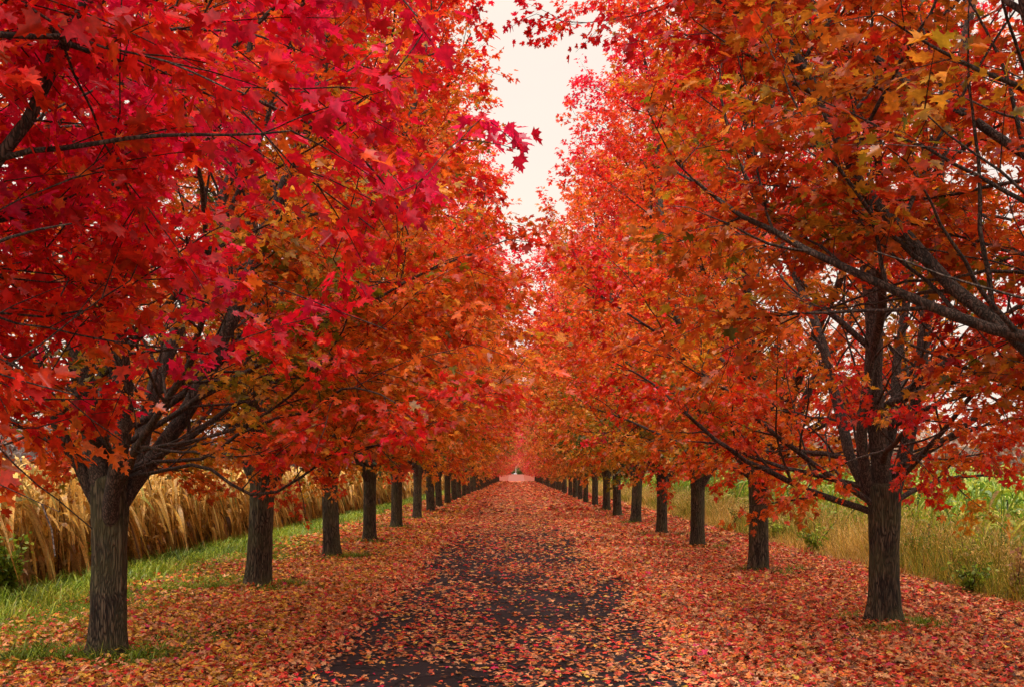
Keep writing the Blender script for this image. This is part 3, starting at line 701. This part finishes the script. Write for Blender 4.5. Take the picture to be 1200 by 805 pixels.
for (x, y, h, sp, nst, tone, mt, lab) in [
    (6.9, 15.6, .8, .4, 14, .55, MAT_GRASS, 'yellowing weed clump in the straw grass right of the nearest right trunk'),
    (7.0, 17.6, .75, .35, 12, .3, MAT_GRASS, 'dark green weed clump deep in the straw grass by the green crop'),
    (6.3, 24.5, .7, .5, 14, .6, MAT_GRASS, 'yellow green bush left of the second right trunk'),
    (6.4, 29.5, .75, .5, 14, .2, MAT_STRAW, 'olive weed bush between the third and fourth right trunks'),
    (7.3, 13.9, .95, .3, 10, .9, MAT_STRAW, 'rusty dead weed clump before the green crop at the right edge'),
    (-6.3, 15.6, .7, .3, 12, .5, MAT_GRASS, 'small green weed at the foot of the corn right of the nearest left trunk')]:
    weed(x, y, h, sp, nst, tone, mt, lab)

# ------------------------------------------------------------------ distance
def wood(name, label, xs, yfun, hfun, n, mat, tone, size, stems=0):
    x = rnd(xs[0], xs[1], n); y = yfun(x) + rnd(0, 25, n)
    h = hfun(x) * (0.75 + .5 * vnoise(x * .14, y * 0 + 3)); z = h * rng.random(n) ** .75
    P = np.stack([x, y, z + ground_h(y) * 0], -1)
    me = leaves_mesh(name, P, rng.normal(0, 1, (n, 3)), rng.normal(0, 1, (n, 3)), size * rnd(.5, 1.2, n), np.clip(tone + .35 * (vnoise(x * .2, y * 0 + 8) - .5) + rng.normal(0, .12, n), 0, 1), rng.random(n), 0, mat)
    o = link(name, me); tag(o, label, 'wood', kind='stuff'); return o
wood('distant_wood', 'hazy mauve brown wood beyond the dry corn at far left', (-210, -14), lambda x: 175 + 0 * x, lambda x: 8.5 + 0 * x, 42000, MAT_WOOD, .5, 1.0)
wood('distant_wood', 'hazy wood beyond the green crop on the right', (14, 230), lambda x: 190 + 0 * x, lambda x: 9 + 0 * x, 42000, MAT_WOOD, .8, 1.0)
# shrubs across the end of the path
for i, (x, y, w, h, lab) in enumerate([(-2.2, 262, 2.2, 2.6, 'green shrub left of the pale pole at the end of the path'),
                                       (1.4, 261, 1.7, 2.4, 'green shrub just right of the pale pole at the end of the path'),
                                       (4.3, 264, 2.2, 3.0, 'green shrub under the crimson maple at the far end of the path')]):
    n = 2600
    q = norm(rng.normal(0, 1, (n, 3))) * (rng.random(n) ** .4)[:, None] * [w, w * .8, h * .55]; q[:, 2] += h * .5
    root = link('shrub', None, None, (x, y, 1.45)); tag(root, lab, 'shrub')
    me = leaves_mesh('shrub_foliage', q, rng.normal(0, 1, (n, 3)), rng.normal(0, 1, (n, 3)), rnd(.15, .35, n), np.clip(.45 + rng.normal(0, .2, n), 0, 1), rng.random(n), 0, MAT_SHRUB)
    link('foliage', me, root)
    T = Tubes()
    for a in range(7):
        e = rng.normal(0, 1, 3) * [w * .5, w * .4, 0] + [0, 0, h * .9]
        T.add(np.linspace([0, 0, -.1], e, 4), [.06, .04, .03, .015], 5)
    link('stem', T.mesh('shrub_stem', MAT_LIMB), root)
m, nt, out = new_mat('pale_painted_metal')
tc = N(nt, 'ShaderNodeTexCoord'); no = N(nt, 'ShaderNodeTexNoise', i_Scale=2.0); nt.links.new(tc.outputs['Object'], no.inputs['Vector'])
rp = ramp(nt, [(0.3, (0.34, 0.27, 0.25)), (0.7, (0.45, 0.38, 0.35))]); nt.links.new(no.outputs[0], rp.inputs[0])
pb = N(nt, 'ShaderNodeBsdfPrincipled', i_Roughness=0.5); nt.links.new(rp.outputs[0], pb.inputs['Base Color']); nt.links.new(pb.outputs[0], out.inputs[0])
root = link('pole', None, None, (-0.1, 257.5, 1.5)); tag(root, 'pale thin pole with a triangular head at the far end of the path', 'pole')
T = Tubes(); T.add([[0, 0, -.1], [0, 0, 2], [0, 0, 4.6]], [.11, .10, .08], 10); link('post', T.mesh('post', m), root)
T = Tubes(); T.add([[0, 0, 4.55], [0, 0, 4.75], [0, 0, 5.5], [0, 0, 6.0]], [.12, .62, .30, .03], 12); link('head', T.mesh('head', m), root)

# ------------------------------------------------------------------ camera, light, world
cam = bpy.data.cameras.new('camera'); co = link('camera', cam, None, (0, 0, H_CAM))
co.rotation_euler = (PI / 2, 0, 0)
cam.sensor_width = 36; cam.lens = 36
cam.shift_x = -5 / 1200; cam.shift_y = (555 - 402.5) / 1200
cam.clip_end = 5000; cam.clip_start = 0.05
scene.camera = co

EL, AZ = D(52), D(200)     # azimuth clockwise from +y: low behind the viewer, a little to the left
sun = bpy.data.lights.new('sun', 'SUN'); sun.energy = 2.6; sun.angle = D(10); sun.color = (1.0, 0.93, 0.84)
so = link('sun', sun, None, (0, 0, 30))
dv = Vector((math.sin(AZ) * math.cos(EL), math.cos(AZ) * math.cos(EL), math.sin(EL)))
so.rotation_euler = dv.to_track_quat('Z', 'Y').to_euler()

w = bpy.data.worlds.new('World'); scene.world = w; w.use_nodes = True
nt = w.node_tree; nt.nodes.clear(); L = nt.links.new
out = nt.nodes.new('ShaderNodeOutputWorld'); bg = nt.nodes.new('ShaderNodeBackground'); bg.inputs[1].default_value = 0.15
sky = nt.nodes.new('ShaderNodeTexSky'); sky.sky_type = 'NISHITA'; sky.sun_disc = False; sky.sun_elevation = EL; sky.sun_rotation = AZ; sky.dust_density = 4
tc = nt.nodes.new('ShaderNodeTexCoord')
mp = N(nt, 'ShaderNodeMapping'); mp.inputs['Scale'].default_value = (1, 1, 3); L(tc.outputs['Generated'], mp.inputs[0])
no = N(nt, 'ShaderNodeTexNoise', i_Scale=2.2, i_Detail=6.0); L(mp.outputs[0], no.inputs['Vector'])
cl = ramp(nt, [(0.3, (6.8, 5.9, 5.4)), (0.7, (7.2, 6.5, 5.5))]); L(no.outputs[0], cl.inputs[0])
# an overcast sky is about three times as bright overhead as at the horizon
sz = N(nt, 'ShaderNodeSeparateXYZ'); L(tc.outputs['Generated'], sz.inputs[0])
gz = N(nt, 'ShaderNodeMapRange', i_From_Min=0.44, i_From_Max=0.95, i_To_Min=1.0, i_To_Max=5.4); L(sz.outputs[2], gz.inputs[0])
gm = N(nt, 'ShaderNodeVectorMath', operation='SCALE'); L(cl.outputs[0], gm.inputs[0]); L(gz.outputs[0], gm.inputs['Scale'])
mx = N(nt, 'ShaderNodeMix', data_type='RGBA'); mx.inputs[0].default_value = 0.95
L(sky.outputs[0], mx.inputs[6]); L(gm.outputs[0], mx.inputs[7]); L(mx.outputs[2], bg.inputs[0]); L(bg.outputs[0], out.inputs[0])

scene.view_settings.view_transform = 'Standard'; scene.view_settings.look = 'None'; scene.view_settings.exposure = 0
cy = scene.cycles
cy.max_bounces = 4; cy.diffuse_bounces = 3; cy.transmission_bounces = 3; cy.glossy_bounces = 2; cy.caustics_reflective = False; cy.caustics_refractive = False
cy.sample_clamp_indirect = 8
